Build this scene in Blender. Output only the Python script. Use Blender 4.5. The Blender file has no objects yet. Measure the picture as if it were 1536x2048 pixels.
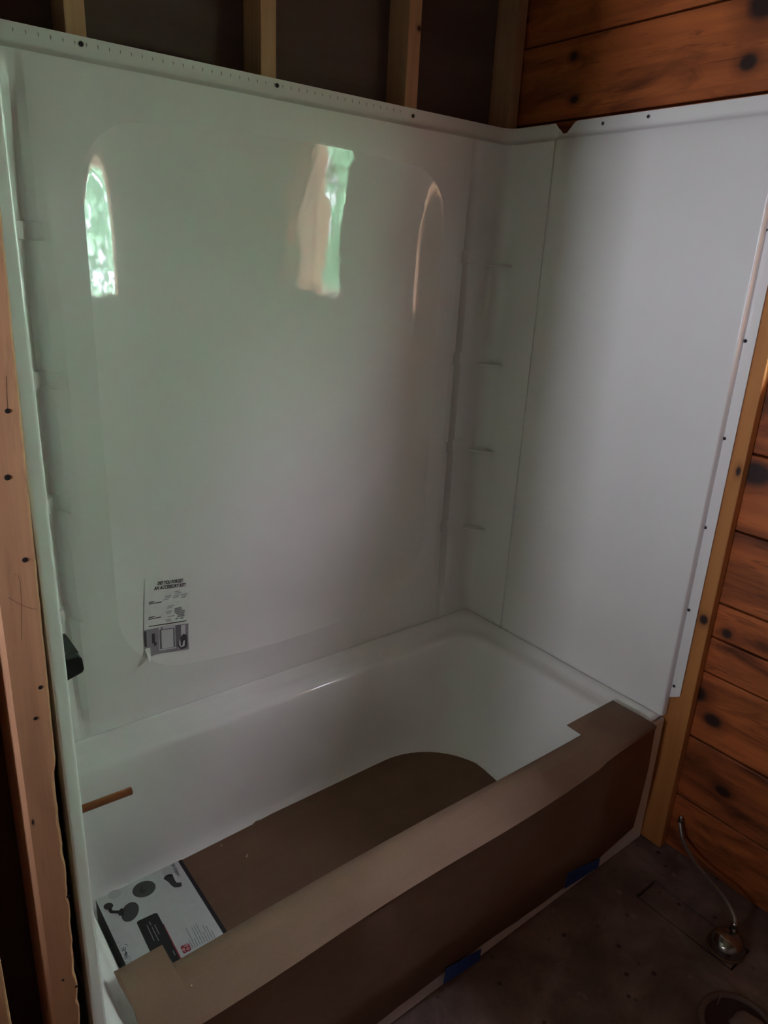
import bpy, bmesh, math, random
from mathutils import Vector, Matrix
random.seed(7)
S = bpy.context.scene
COL = S.collection
PI = math.pi

# ------------------------------------------------------------------ camera
# x runs along the long tub wall (0 = right end, negative = left), y towards the long wall (0), z up
CAM = Vector((-1.68829, -1.60064, 1.58177))
RW = ((0.78767776, -0.61422143, 0.0479143), (-0.16707209, -0.28781504, -0.94300022), (0.5930014, 0.73477516, -0.32932476))
FPX = 1435.994
cam = bpy.data.objects.new('camera', bpy.data.cameras.new('camera')); COL.objects.link(cam)
cam.matrix_world = Matrix(((RW[0][0], -RW[1][0], -RW[2][0], CAM.x), (RW[0][1], -RW[1][1], -RW[2][1], CAM.y), (RW[0][2], -RW[1][2], -RW[2][2], CAM.z), (0, 0, 0, 1)))
cam.data.sensor_fit = 'VERTICAL'; cam.data.sensor_height = 36.0; cam.data.lens = 36.0 * FPX / 2048.0
cam.data.clip_start = 0.02
S.camera = cam

# ------------------------------------------------------------------ sky, sun, exposure
W = bpy.data.worlds.new('sky'); S.world = W; W.use_nodes = True
bg = W.node_tree.nodes['Background']; bg.inputs[0].default_value = (0.88, 0.83, 1.0, 1); bg.inputs[1].default_value = 15.0
sun = bpy.data.objects.new('sun', bpy.data.lights.new('sun', 'SUN')); COL.objects.link(sun)
sun.data.energy = 85.0; sun.data.color = (1.0, 0.97, 0.94); sun.data.angle = 0.01
sun.rotation_euler = Vector((0, -0.55, -0.83)).to_track_quat('-Z', 'Y').to_euler()
S.view_settings.view_transform = 'Standard'; S.view_settings.look = 'None'; S.view_settings.gamma = 1.0
S.view_settings.use_curve_mapping = False; S.view_settings.exposure = 2.05
S.cycles.max_bounces = 10; S.cycles.diffuse_bounces = 6; S.cycles.glossy_bounces = 4; S.cycles.transparent_max_bounces = 8
S.cycles.sample_clamp_indirect = 6.0

def un(px, axis, val):
    "the point of a plane (axis = val) that a picture position corresponds to: used to read real sizes off the photograph"
    a = ((px[0] - 768) / FPX, (px[1] - 1024) / FPX, 1.0)
    d = [sum(RW[i][j] * a[i] for i in range(3)) for j in range(3)]
    t = (val - CAM[axis]) / d[axis]
    return Vector([CAM[j] + t * d[j] for j in range(3)])

# ------------------------------------------------------------------ materials
def mat(name): 
    m = bpy.data.materials.new(name); m.use_nodes = True
    nt = m.node_tree; b = nt.nodes['Principled BSDF']; return m, nt, b
def node(nt, t, **kw):
    n = nt.nodes.new(t)
    for k, v in kw.items():
        if k in n.inputs.keys() if isinstance(k, str) else False: n.inputs[k].default_value = v
        else: setattr(n, k, v)
    return n
def math_n(nt, op, a, b=None, c=None):
    n = nt.nodes.new('ShaderNodeMath'); n.operation = op
    for i, v in enumerate((a, b, c)):
        if v is None: continue
        if isinstance(v, (int, float)): n.inputs[i].default_value = v
        else: nt.links.new(v, n.inputs[i])
    return n.outputs[0]
def ramp(nt, fac, stops):
    r = nt.nodes.new('ShaderNodeValToRGB'); e = r.color_ramp.elements
    while len(e) < len(stops): e.new(0.5)
    for i, (p, c) in enumerate(stops): e[i].position = p; e[i].color = (*c, 1)
    nt.links.new(fac, r.inputs[0]); return r.outputs[0]
def mixc(nt, fac, a, b, mode='MIX'):
    n = nt.nodes.new('ShaderNodeMix'); n.data_type = 'RGBA'; n.blend_type = mode
    for k, v in ((0, fac), (6, a), (7, b)):
        if isinstance(v, (int, float)): n.inputs[k].default_value = v
        elif isinstance(v, tuple): n.inputs[k].default_value = (*v, 1)
        else: nt.links.new(v, n.inputs[k])
    return n.outputs[2]
def noise(nt, vec, scale, detail=3, rough=0.55, dist=0.0):
    n = nt.nodes.new('ShaderNodeTexNoise'); n.inputs['Scale'].default_value = scale; n.inputs['Detail'].default_value = detail
    n.inputs['Roughness'].default_value = rough; n.inputs['Distortion'].default_value = dist
    if vec is not None: nt.links.new(vec, n.inputs['Vector'])
    return n.outputs[0]
def objco(nt, scale=(1, 1, 1), loc=(0, 0, 0)):
    tc = nt.nodes.new('ShaderNodeTexCoord'); mp = nt.nodes.new('ShaderNodeMapping')
    mp.inputs['Scale'].default_value = scale; mp.inputs['Location'].default_value = loc
    nt.links.new(tc.outputs['Object'], mp.inputs[0]); return mp.outputs[0]
def bump(nt, b, height, strength, dist):
    n = nt.nodes.new('ShaderNodeBump'); n.inputs['Strength'].default_value = strength; n.inputs['Distance'].default_value = dist
    nt.links.new(height, n.inputs['Height']); nt.links.new(n.outputs[0], b.inputs['Normal'])

def plain(name, col, rough=0.5, metal=0.0, spec=0.5):
    m, nt, b = mat(name)
    n = noise(nt, objco(nt), 60, 2)
    c = mixc(nt, n, tuple(x * 0.9 for x in col), tuple(min(1, x * 1.08) for x in col))
    nt.links.new(c, b.inputs['Base Color'])
    b.inputs['Roughness'].default_value = rough; b.inputs['Metallic'].default_value = metal
    b.inputs['Specular IOR Level'].default_value = spec
    return m

def wood(name, axis, dark, light, knots=(), rough=0.6, grain=1.0, blot=0.5, scale=1.0, patch=0.0, kcol=(0.03, 0.012, 0.008)):
    m, nt, b = mat(name)
    st = [38.0 * scale] * 3; st[axis] = 1.6 * scale
    v = objco(nt, tuple(st)); n1 = noise(nt, v, 1.0, 5, 0.6, 0.6)
    st2 = [9.0] * 3; st2[axis] = 1.3
    n2 = noise(nt, objco(nt, tuple(st2), (3, 7, 5)), 1.0, 3, 0.5, 0.3)
    f = math_n(nt, 'ADD', math_n(nt, 'MULTIPLY', n1, 0.55 * grain), math_n(nt, 'MULTIPLY', n2, blot))
    oi = nt.nodes.new('ShaderNodeObjectInfo')
    f = math_n(nt, 'ADD', f, math_n(nt, 'MULTIPLY', math_n(nt, 'SUBTRACT', oi.outputs['Random'], 0.5), 0.16))
    mid = tuple((a + c) / 2 for a, c in zip(dark, light))
    col = ramp(nt, f, [(0.25, dark), (0.52, mid), (0.75, light)])
    if patch:
        s3 = [11.0] * 3; s3[axis] = 3.2
        n3 = noise(nt, objco(nt, tuple(s3), (1, 4, 2)), 1.0, 5, 0.62, 0.8)
        s4 = [60.0] * 3; s4[axis] = 5.0
        n4 = noise(nt, objco(nt, tuple(s4), (8, 4, 2)), 1.0, 4, 0.7, 1.2)
        pf = ramp(nt, n3, [(0.30, (patch,) * 3), (0.52, (0.0,) * 3)])
        col = mixc(nt, pf, col, tuple(x * 0.45 for x in dark))
        pf2 = ramp(nt, n4, [(0.30, (patch * 0.8,) * 3), (0.44, (0.0,) * 3)])
        col = mixc(nt, pf2, col, tuple(x * 0.5 for x in dark))
    tc = nt.nodes.new('ShaderNodeTexCoord')
    for (p, r, el) in knots:
        s = [1 / r] * 3; s[axis] = 1 / (r * el)
        mp = nt.nodes.new('ShaderNodeMapping'); mp.vector_type = 'POINT'
        mp.inputs['Scale'].default_value = s; mp.inputs['Location'].default_value = [-p[i] * s[i] for i in range(3)]
        nt.links.new(tc.outputs['Object'], mp.inputs[0])
        ln = nt.nodes.new('ShaderNodeVectorMath'); ln.operation = 'LENGTH'; nt.links.new(mp.outputs[0], ln.inputs[0])
        d = math_n(nt, 'ADD', ln.outputs['Value'], math_n(nt, 'MULTIPLY', math_n(nt, 'SUBTRACT', n2, 0.5), 0.7))
        mr = nt.nodes.new('ShaderNodeMapRange'); mr.inputs[1].default_value = 0.7; mr.inputs[2].default_value = 1.25
        mr.inputs[3].default_value = 1.0; mr.inputs[4].default_value = 0.0; nt.links.new(d, mr.inputs[0])
        halo = nt.nodes.new('ShaderNodeMapRange'); halo.inputs[1].default_value = 1.0; halo.inputs[2].default_value = 2.6
        halo.inputs[3].default_value = 0.55; halo.inputs[4].default_value = 0.0; nt.links.new(d, halo.inputs[0])
        col = mixc(nt, halo.outputs[0], col, tuple(x * 0.55 for x in dark))
        col = mixc(nt, mr.outputs[0], col, kcol)
    nt.links.new(col, b.inputs['Base Color'])
    b.inputs['Roughness'].default_value = rough
    bump(nt, b, n1, 0.25, 0.002)
    return m

def acrylic(name, rough, wav=0.0, col=(0.86, 0.86, 0.84)):
    m, nt, b = mat(name)
    b.inputs['Base Color'].default_value = (*col, 1); b.inputs['IOR'].default_value = 1.5
    n0 = noise(nt, objco(nt), 3.0, 2)
    c = mixc(nt, n0, tuple(x * 0.97 for x in col), tuple(min(1, x * 1.02) for x in col)); nt.links.new(c, b.inputs['Base Color'])
    b.inputs['Roughness'].default_value = rough
    if wav:
        n1 = noise(nt, objco(nt, (1.0, 1.0, 0.55)), 5.5, 1, 0.4); n2 = noise(nt, objco(nt, (1, 1, 1), (5, 2, 9)), 26, 1, 0.5)
        h = math_n(nt, 'ADD', math_n(nt, 'MULTIPLY', n1, 1.0), math_n(nt, 'MULTIPLY', n2, 0.13))
        bump(nt, b, h, 1.0, wav)
    return m

M = {}
M['gloss'] = acrylic('white_gloss_acrylic', 0.045, 0.0026)
M['satin'] = acrylic('white_satin_acrylic', 0.28, 0.0006)
M['side'] = acrylic('white_side_acrylic', 0.13, 0.0012)
M['tub'] = acrylic('white_tub_acrylic', 0.10, 0.0004)
BK = [((0.06, -0.85, 1.142), 0.030, 1.5), ((0.06, -0.64, 2.036), 0.016, 1.2), ((0.06, -0.655, 2.145), 0.03, 1.3), ((0.06, -0.146, 2.124), 0.010, 1.1),
      ((0.06, -0.165, 2.02), 0.009, 1.5), ((0.06, -0.832, 0.515), 0.022, 1.1), ((0.06, -0.885, 0.458), 0.018, 1.3),
      ((0.06, -0.954, 0.272), 0.012, 1.5), ((0.06, -0.871, 0.715), 0.012, 1.1)]
M['board'] = wood('dark_orange_pine', 1, (0.085, 0.020, 0.006), (0.60, 0.165, 0.042), BK, 0.5, 0.9, 0.75, 1.0, 0.8)
M['stud'] = wood('stud_pine', 2, (0.42, 0.22, 0.11), (0.72, 0.43, 0.24), [((-0.34, 0.0275, 2.14), 0.006, 1.0)], 0.7)
M['stud_left'] = wood('weathered_stud_pine', 2, (0.42, 0.205, 0.10), (0.76, 0.42, 0.225), [((-1.572, -0.82, 0.93), 0.0012, 3.0)], 0.75, 1.0, 0.5, 1.0, 0.35)
M['furring'] = wood('orange_furring_pine', 2, (0.38, 0.135, 0.032), (0.60, 0.26, 0.070), [((0.03, -0.82, 0.742), 0.011, 1.2), ((0.03, -0.825, 1.145), 0.006, 2.0)], 0.6)
M['dark_wood'] = wood('dark_old_wood', 2, (0.035, 0.014, 0.010), (0.09, 0.035, 0.022), (), 0.8)
M['sheath'] = wood('brown_sheathing', 0, (0.11, 0.075, 0.064), (0.19, 0.135, 0.115), (), 0.9, 0.4, 0.6)
M['plaster'] = plain('dull_wall', (0.46, 0.37, 0.30), 0.9)
M['ceil'] = wood('warm_ceiling_boards', 0, (0.19, 0.14, 0.11), (0.33, 0.27, 0.22), (), 0.7)
M['warm'] = wood('warm_wall_boards', 1, (0.25, 0.19, 0.15), (0.44, 0.35, 0.29), (), 0.7)
M['trim'] = wood('window_trim_wood', 2, (0.25, 0.13, 0.06), (0.48, 0.28, 0.14), (), 0.5)

def cardboard(name, a, c):
    m, nt, b = mat(name)
    n1 = noise(nt, objco(nt, (3, 40, 40)), 1, 3); n2 = noise(nt, objco(nt), 9, 4); n3 = noise(nt, objco(nt), 220, 2)
    f = math_n(nt, 'ADD', math_n(nt, 'MULTIPLY', n1, 0.25), math_n(nt, 'ADD', math_n(nt, 'MULTIPLY', n2, 0.5), math_n(nt, 'MULTIPLY', n3, 0.25)))
    nt.links.new(ramp(nt, f, [(0.3, a), (0.7, c)]), b.inputs['Base Color']); b.inputs['Roughness'].default_value = 0.8
    bump(nt, b, n3, 0.2, 0.0008); return m
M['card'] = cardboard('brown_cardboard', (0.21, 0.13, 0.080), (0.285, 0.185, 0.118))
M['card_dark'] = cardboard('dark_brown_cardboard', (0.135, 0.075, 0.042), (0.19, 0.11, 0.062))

def floor_mat():
    m, nt, b = mat('stained_subfloor')
    n1 = noise(nt, objco(nt), 7, 6, 0.65, 0.4); n2 = noise(nt, objco(nt, (1, 1, 1), (4, 1, 0)), 3.2, 3, 0.5); n3 = noise(nt, objco(nt), 70, 3)
    c = ramp(nt, n1, [(0.28, (0.08, 0.056, 0.054)), (0.5, (0.20, 0.145, 0.135)), (0.70, (0.38, 0.30, 0.28))])
    c = mixc(nt, math_n(nt, 'MULTIPLY', n2, 0.7), c, (0.14, 0.115, 0.08))
    v = nt.nodes.new('ShaderNodeTexVoronoi'); v.inputs['Scale'].default_value = 17; nt.links.new(objco(nt), v.inputs['Vector'])
    sp = nt.nodes.new('ShaderNodeMapRange'); sp.inputs[1].default_value = 0.08; sp.inputs[2].default_value = 0.14; sp.inputs[3].default_value = 0.85; sp.inputs[4].default_value = 0
    nt.links.new(v.outputs['Distance'], sp.inputs[0]); c = mixc(nt, sp.outputs[0], c, (0.02, 0.012, 0.012))
    v2 = nt.nodes.new('ShaderNodeTexVoronoi'); v2.inputs['Scale'].default_value = 9; nt.links.new(objco(nt, (1, 1, 1), (3.3, 1.7, 0)), v2.inputs['Vector'])
    s2 = nt.nodes.new('ShaderNodeMapRange'); s2.inputs[1].default_value = 0.05; s2.inputs[2].default_value = 0.09; s2.inputs[3].default_value = 0.6; s2.inputs[4].default_value = 0
    nt.links.new(math_n(nt, 'ADD', v2.outputs['Distance'], math_n(nt, 'MULTIPLY', math_n(nt, 'SUBTRACT', n3, 0.5), 0.1)), s2.inputs[0])
    c = mixc(nt, s2.outputs[0], c, (0.34, 0.27, 0.23))
    nt.links.new(c, b.inputs['Base Color']); b.inputs['Roughness'].default_value = 0.85; bump(nt, b, n3, 0.3, 0.002); return m
M['floor'] = floor_mat()
M['black'] = plain('matte_black', (0.012, 0.012, 0.013), 0.35)
M['box_black'] = plain('black_printed_card', (0.010, 0.010, 0.012), 0.45)
M['box_white'] = plain('white_printed_card', (0.52, 0.53, 0.55), 0.4)
M['ink'] = plain('dark_grey_ink', (0.03, 0.03, 0.032), 0.45)
M['ink_mid'] = plain('charcoal_ink', (0.055, 0.055, 0.058), 0.45)
M['ink_shadow'] = plain('soft_grey_ink', (0.44, 0.445, 0.46), 0.45)
M['ink_grey'] = plain('grey_ink', (0.26, 0.26, 0.27), 0.5)
M['ink_blue'] = plain('blue_black_ink', (0.05, 0.055, 0.09), 0.5)
M['red'] = plain('red_ink', (0.28, 0.02, 0.035), 0.45)
M['pink'] = plain('pale_pink_ink', (0.65, 0.42, 0.44), 0.5)
M['paper'] = plain('white_paper', (0.80, 0.82, 0.78), 0.6)
M['ph_wall'] = plain('photo_grey', (0.28, 0.26, 0.29), 0.5)
M['ph_dark'] = plain('photo_dark', (0.05, 0.045, 0.05), 0.5)
M['ph_mid'] = plain('photo_mid_grey', (0.17, 0.16, 0.18), 0.5)
M['ph_light'] = plain('photo_pale', (0.62, 0.62, 0.64), 0.5)
M['screw'] = plain('dark_screw_metal', (0.05, 0.05, 0.05), 0.4, 0.6)
M['mark'] = plain('grey_pressed_marks', (0.30, 0.30, 0.29), 0.6)
M['copper'] = plain('dull_copper', (0.42, 0.17, 0.08), 0.38, 0.9)
M['chrome'] = plain('old_chrome', (0.36, 0.37, 0.33), 0.2, 1.0)
M['braid'] = plain('braided_steel', (0.40, 0.39, 0.36), 0.38, 0.85)
M['rust'] = plain('corroded_brass', (0.20, 0.13, 0.06), 0.6, 0.5)
M['tape'] = plain('blue_tape', (0.02, 0.07, 0.28), 0.6)
M['wax'] = plain('grey_brown_ring', (0.16, 0.115, 0.10), 0.7)
M['hole'] = plain('dark_pipe_inside', (0.055, 0.036, 0.033), 0.9)
M['rag'] = plain('dusty_rag', (0.26, 0.20, 0.18), 0.9)
M['chip'] = plain('pale_wood_chip', (0.75, 0.60, 0.40), 0.7)
M['nail_hole'] = plain('nail_hole_dark', (0.012, 0.008, 0.006), 0.9)
M['pencil'] = plain('pencil_line', (0.10, 0.055, 0.04), 0.8)
M['bark'] = wood('tree_bark', 2, (0.06, 0.045, 0.03), (0.16, 0.12, 0.085), (), 0.9)
def leaf_mat():
    m, nt, b = mat('tree_leaf')
    n = noise(nt, objco(nt), 2.5, 3)
    c = ramp(nt, n, [(0.3, (0.21, 0.40, 0.27)), (0.7, (0.48, 0.74, 0.55))])
    nt.links.new(c, b.inputs['Base Color']); b.inputs['Roughness'].default_value = 0.5
    tr = nt.nodes.new('ShaderNodeBsdfTranslucent'); nt.links.new(c, tr.inputs[0])
    mx = nt.nodes.new('ShaderNodeMixShader'); mx.inputs[0].default_value = 0.5
    out = nt.nodes['Material Output']
    nt.links.new(b.outputs[0], mx.inputs[1]); nt.links.new(tr.outputs[0], mx.inputs[2]); nt.links.new(mx.outputs[0], out.inputs[0]); return m
M['leaf'] = leaf_mat()
M['grass'] = plain('outdoor_ground', (0.045, 0.06, 0.04), 0.9)
def glass_mat():
    m, nt, b = mat('window_glass'); out = nt.nodes['Material Output']
    t = nt.nodes.new('ShaderNodeBsdfTransparent'); t.inputs[0].default_value = (0.95, 0.97, 0.96, 1)
    g = nt.nodes.new('ShaderNodeBsdfGlossy'); g.inputs['Roughness'].default_value = 0.02
    lw = nt.nodes.new('ShaderNodeLayerWeight'); lw.inputs[0].default_value = 0.5
    fr_ = math_n(nt, 'ADD', 0.03, math_n(nt, 'MULTIPLY', math_n(nt, 'POWER', lw.outputs['Facing'], 4.0), 0.6))
    mx = nt.nodes.new('ShaderNodeMixShader'); nt.links.new(fr_, mx.inputs[0]); nt.links.new(t.outputs[0], mx.inputs[1]); nt.links.new(g.outputs[0], mx.inputs[2])
    nt.links.new(mx.outputs[0], out.inputs[0]); return m
M['glass'] = glass_mat()

# ------------------------------------------------------------------ builders
class MB:
    def __init__(s): s.v = []; s.f = []
    def add(s, vs, fs):
        o = len(s.v); s.v += [tuple(v) for v in vs]; s.f += [tuple(i + o for i in f) for f in fs]; return s
    def box(s, x0, x1, y0, y1, z0, z1):
        x0, x1 = sorted((x0, x1)); y0, y1 = sorted((y0, y1)); z0, z1 = sorted((z0, z1))
        return s.add([(x0, y0, z0), (x1, y0, z0), (x1, y1, z0), (x0, y1, z0), (x0, y0, z1), (x1, y0, z1), (x1, y1, z1), (x0, y1, z1)],
                     [(0, 3, 2, 1), (4, 5, 6, 7), (0, 1, 5, 4), (1, 2, 6, 5), (2, 3, 7, 6), (3, 0, 4, 7)])
    def prism(s, pts, d):
        "polygon in 3-D, given thickness by the vector d"
        d = Vector(d); n = len(pts); a = [Vector(p) for p in pts]; b = [p + d for p in a]
        return s.add(a + b, [tuple(range(n))[::-1], tuple(range(n, 2 * n))] + [(i, (i + 1) % n, n + (i + 1) % n, n + i) for i in range(n)])
    def grid(s, rows):
        n = len(rows[0]); vs = [p for r in rows for p in r]
        return s.add(vs, [(i * n + j, i * n + j + 1, (i + 1) * n + j + 1, (i + 1) * n + j) for i in range(len(rows) - 1) for j in range(n - 1)])
    def rings(s, rs, cap0=False, cap1=False):
        n = len(rs[0]); vs = [p for r in rs for p in r]; f = []
        for i in range(len(rs) - 1):
            for j in range(n): f.append((i * n + j, i * n + (j + 1) % n, (i + 1) * n + (j + 1) % n, (i + 1) * n + j))
        if cap0: f.append(tuple(range(n))[::-1])
        if cap1: f.append(tuple(range((len(rs) - 1) * n, len(rs) * n)))
        return s.add(vs, f)
    def tube(s, path, r, n=12, caps=True):
        path = [Vector(p) for p in path]; rs = []; up = Vector((0.13, 0.37, 0.92))
        for i, p in enumerate(path):
            t = (path[min(i + 1, len(path) - 1)] - path[max(i - 1, 0)]).normalized()
            a = t.cross(up).normalized(); b = t.cross(a)
            rr = r[i] if isinstance(r, (list, tuple)) else r
            rs.append([p + a * math.cos(2 * PI * k / n) * rr + b * math.sin(2 * PI * k / n) * rr for k in range(n)])
        return s.rings(rs, caps, caps)
    def lathe(s, prof, c, axis=(0, 0, 1), n=24):
        ax = Vector(axis).normalized(); a = ax.orthogonal().normalized(); b = ax.cross(a); c = Vector(c)
        return s.rings([[c + ax * h + (a * math.cos(2 * PI * k / n) + b * math.sin(2 * PI * k / n)) * max(r, 1e-4) for k in range(n)] for r, h in prof], True, True)
    def build(s, name, m, parent=None, smooth=False, kind=None, bevel=0, angle=None):
        me = bpy.data.meshes.new(name); me.from_pydata(s.v, [], s.f); me.update()
        bm = bmesh.new(); bm.from_mesh(me); bmesh.ops.recalc_face_normals(bm, faces=bm.faces); bm.to_mesh(me); bm.free()
        if smooth:
            for p in me.polygons: p.use_smooth = True
        if angle is not None and hasattr(me, 'set_sharp_from_angle'): me.set_sharp_from_angle(angle=angle)
        o = bpy.data.objects.new(name, me); COL.objects.link(o); me.materials.append(M[m] if isinstance(m, str) else m)
        if parent: o.parent = parent
        if kind: o['kind'] = kind
        if bevel:
            bv = o.modifiers.new('bevel', 'BEVEL'); bv.width = bevel; bv.segments = 2; bv.limit_method = 'ANGLE'
        return o
def tag(o, label, cat, group=None):
    o['label'] = label; o['category'] = cat
    if group: o['group'] = group
    return o
def empty(name, loc=(0, 0, 0)):
    o = bpy.data.objects.new(name, None); COL.objects.link(o); o.location = loc; return o

H, T = 0.430, 1.957
XL = -1.505        # inner face of the left end
YF = -0.775        # front edge of the side panels

# ------------------------------------------------------------------ floor
FX0, FX1, FY0, FY1 = -2.9, 0.20, -3.3, 0.11
px0, px1, py0, py1 = -0.178, -0.086, -1.160, -0.892           # cut-out patch in the floor
g = 0.006
b = MB(); b.box(FX0, FX1, py1, FY1, -0.03, 0); b.box(FX0, FX1, FY0, py0, -0.03, 0)
b.box(FX0, px0, py0, py1, -0.03, 0); b.box(px1, FX1, py0, py1, -0.03, 0); b.box(px0, px1, py0, py1, -0.03, -0.02)
fl = b.build('floor', 'floor'); fl['kind'] = 'structure'
MB().box(px0 + g, px1 - 0.003, py0 + g, py1 - g, -0.02, -0.003).build('plank', 'floor', fl, bevel=0.001)

# ------------------------------------------------------------------ back wall: sheathing and studs
CZ = 2.44
wb = MB().box(-2.9, 0.20, 0.11, 0.15, 0, CZ).build('wall_back', 'sheath'); wb['kind'] = 'structure'
for a, c in ((-1.206, -1.167), (-0.790, -0.751), (-0.374, -0.333), (0.012, 0.050), (-1.60, -1.561)):
    MB().box(a, c, 0.0275, 0.109, 0, CZ).build('stud', 'stud', wb, bevel=0.002)
cl = MB().box(-2.9, 0.20, -3.35, 0.15, CZ, CZ + 0.05).build('ceiling', 'ceil'); cl['kind'] = 'structure'

# ------------------------------------------------------------------ right wall: horizontal boards with a window, furring strip
WY0, WY1, WZ0, WZ1 = -1.26, -0.875, 1.36, 1.972
b = MB(); b.box(0.085, 0.20, FY0, WY0, 0, CZ); b.box(0.085, 0.20, WY1, 0.11, 0, CZ); b.box(0.085, 0.20, WY0, WY1, 0, WZ0); b.box(0.085, 0.20, WY0, WY1, WZ1, CZ)
wr = b.build('wall_right', 'dark_wood'); wr['kind'] = 'structure'
zs = [0.0, 0.182, 0.381, 0.586, 0.690, 0.788, 0.988, 1.186, 1.386, 1.58, 1.775, 1.972, 2.17, 2.36, CZ]
for i in range(len(zs) - 1):
    z0, z1 = zs[i] + 0.0025, zs[i + 1] - 0.0025
    segs = [(FY0, 0.108)] if (z1 <= WZ0 + 0.03 or z0 >= WZ1) else [(FY0, WY0), (WY1, 0.108)]
    dx = random.uniform(-0.0015, 0.0015)
    for a, c in segs: MB().box(0.060 + dx, 0.0845, a, c, z0, z1).build('board', 'board', wr, bevel=0.003)
fs = MB().box(0.028, 0.0575, -0.836, -0.755, 0.002, CZ).build('furring_strip', 'furring', wr, bevel=0.0025)

# window in the right wall
def window(name, x0, x1, y0, y1, z0, z1, xi, bars):
    w = MB(); t = 0.02
    w.box(x0, x1, y0, y0 + t, z0, z1); w.box(x0, x1, y1 - t, y1, z0, z1); w.box(x0, x1, y0 + t, y1 - t, z0, z0 + t); w.box(x0, x1, y0 + t, y1 - t, z1 - t, z1)
    o = w.build(name, 'trim', bevel=0.003); o['kind'] = 'structure'
    xm = (x0 + x1) / 2
    for zb in bars: MB().box(xm - 0.015, xm + 0.015, y0 + t, y1 - t, zb - 0.012, zb + 0.012).build('sash_bar', 'trim', o, bevel=0.002)
    cuts = [z0 + t] + [q for zb in bars for q in (zb - 0.012, zb + 0.012)] + [z1 - t]
    for i in range(0, len(cuts), 2): MB().box(xm - 0.002, xm + 0.002, y0 + t, y1 - t, cuts[i], cuts[i + 1]).build('pane', 'glass', o)
    return o
window('window_1', 0.09, 0.195, WY0, WY1, WZ0, WZ1, 0.09, [1.80])
# left room wall with a second window, front wall
VY0, VY1, VZ0, VZ1 = -1.40, -1.12, 1.20, 2.34
b = MB(); b.box(-2.95, -2.9, FY0, VY0, 0, CZ); b.box(-2.95, -2.9, VY1, 0.11, 0, CZ); b.box(-2.95, -2.9, VY0, VY1, 0, VZ0); b.box(-2.95, -2.9, VY0, VY1, VZ1, CZ)
wl = b.build('wall_left', 'warm'); wl['kind'] = 'structure'
window('window_2', -2.95, -2.89, VY0, VY1, VZ0, VZ1, -2.9, [1.55])
wf = MB().box(-2.95, 0.20, -3.35, -3.3, 0, CZ).build('wall_front', 'plaster'); wf['kind'] = 'structure'
for nm, loc, rot, sx, sy in (('window_portal', (0.202, (WY0 + WY1) / 2, (WZ0 + WZ1) / 2), (0, PI / 2, 0), WZ1 - WZ0, WY1 - WY0), ('window_portal', (-2.952, (VY0 + VY1) / 2, (VZ0 + VZ1) / 2), (0, -PI / 2, 0), VZ1 - VZ0, VY1 - VY0)):
    ld = bpy.data.lights.new(nm, 'AREA'); ld.shape = 'RECTANGLE'; ld.size = sx; ld.size_y = sy; ld.cycles.is_portal = True
    lo = bpy.data.objects.new(nm, ld); COL.objects.link(lo); lo.location = loc; lo.rotation_euler = rot

# unseen roof overhangs, added outside both windows to cut the high sky light
rf = MB().box(0.21, 0.60, -3.6, 0.5, 2.36, 2.42).build('sky_block_eave_1', 'dark_wood'); rf['kind'] = 'structure'
rf2 = MB().box(-5.30, -2.96, -3.6, 0.5, 2.40, 2.46).build('sky_block_eave_2', 'dark_wood'); rf2['kind'] = 'structure'

# end wall of the alcove (left), open framing seen edge-on
we = MB().box(-1.700, -1.690, -0.70, 0.108, 0, CZ).build('wall_end', 'dark_wood'); we['kind'] = 'structure'
def end_stud():
    rows = []; n = 230; rs = random.Random(21); chip_ = 0.0
    for i in range(n + 1):
        z = CZ * i / n
        chip_ = max(0.0, 0.6 * chip_ + rs.uniform(-0.0012, 0.0016)) if z < 1.0 else rs.uniform(0, 0.0004)
        xr = -1.541 + 0.0182 * (min(z, 1.75) - 0.87) - (0.001 if z < 0.99 else 0) - min(chip_, 0.0022)
        x2 = -1.580 + 0.006 * (min(z, 1.75) - 0.87)
        ch = 0.002 + min(chip_, 0.002)
        rows.append([(xr, -0.732, z), (xr, -0.820 + ch, z), (xr - ch, -0.820, z), (x2 + 0.004, -0.820, z), (x2, -0.816, z), (x2, -0.732, z)])
    return MB().rings(rows, True, True)
MB.build(end_stud(), 'stud', 'stud_left', we)
MB().box(-1.685, -1.628, -0.822, -0.733, 0, CZ).build('stud', 'stud_left', we, bevel=0.003)
MB().box(-1.69, -1.535, -0.728, -0.700, 0, CZ).build('plank', 'dark_wood', we)
MB().box(-1.685, -1.535, -0.45, -0.41, 0, CZ).build('stud', 'stud_left', we, bevel=0.003)
for (px, r) in (((15, 822), 0.0026), ((15, 955), 0.0032), ((50, 1120), 0.0030), ((71, 1437), 0.0024), ((81, 1375), 0.0026), ((136, 1793), 0.0022), ((153, 1973), 0.0022), ((126, 1960), 0.0018)):
    p = un(px, 1, -0.8203)
    MB().lathe([(r, 0.0), (r * 0.7, 0.0006)], p, (0, -1, 0), 10).build('nail_hole', 'nail_hole', we)
def stroke(pts, w, y):
    P = [un(q, 1, y) for q in pts]; m = MB(); 
    m.tube(P, w, 5); return m
stroke([(16, 1195), (30, 1203), (45, 1211), (60, 1216), (74, 1219)], 0.0002, -0.8200).build('pencil_mark', 'pencil', we)
stroke([(28, 1148), (36, 1150), (40, 1165), (42, 1190), (43, 1230), (43, 1280)], 0.00015, -0.8200).build('pencil_mark', 'pencil', we)
stroke([(12, 752), (13, 775), (14, 800), (15, 818)], 0.0002, -0.8200).build('pencil_mark', 'pencil', we)

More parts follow.
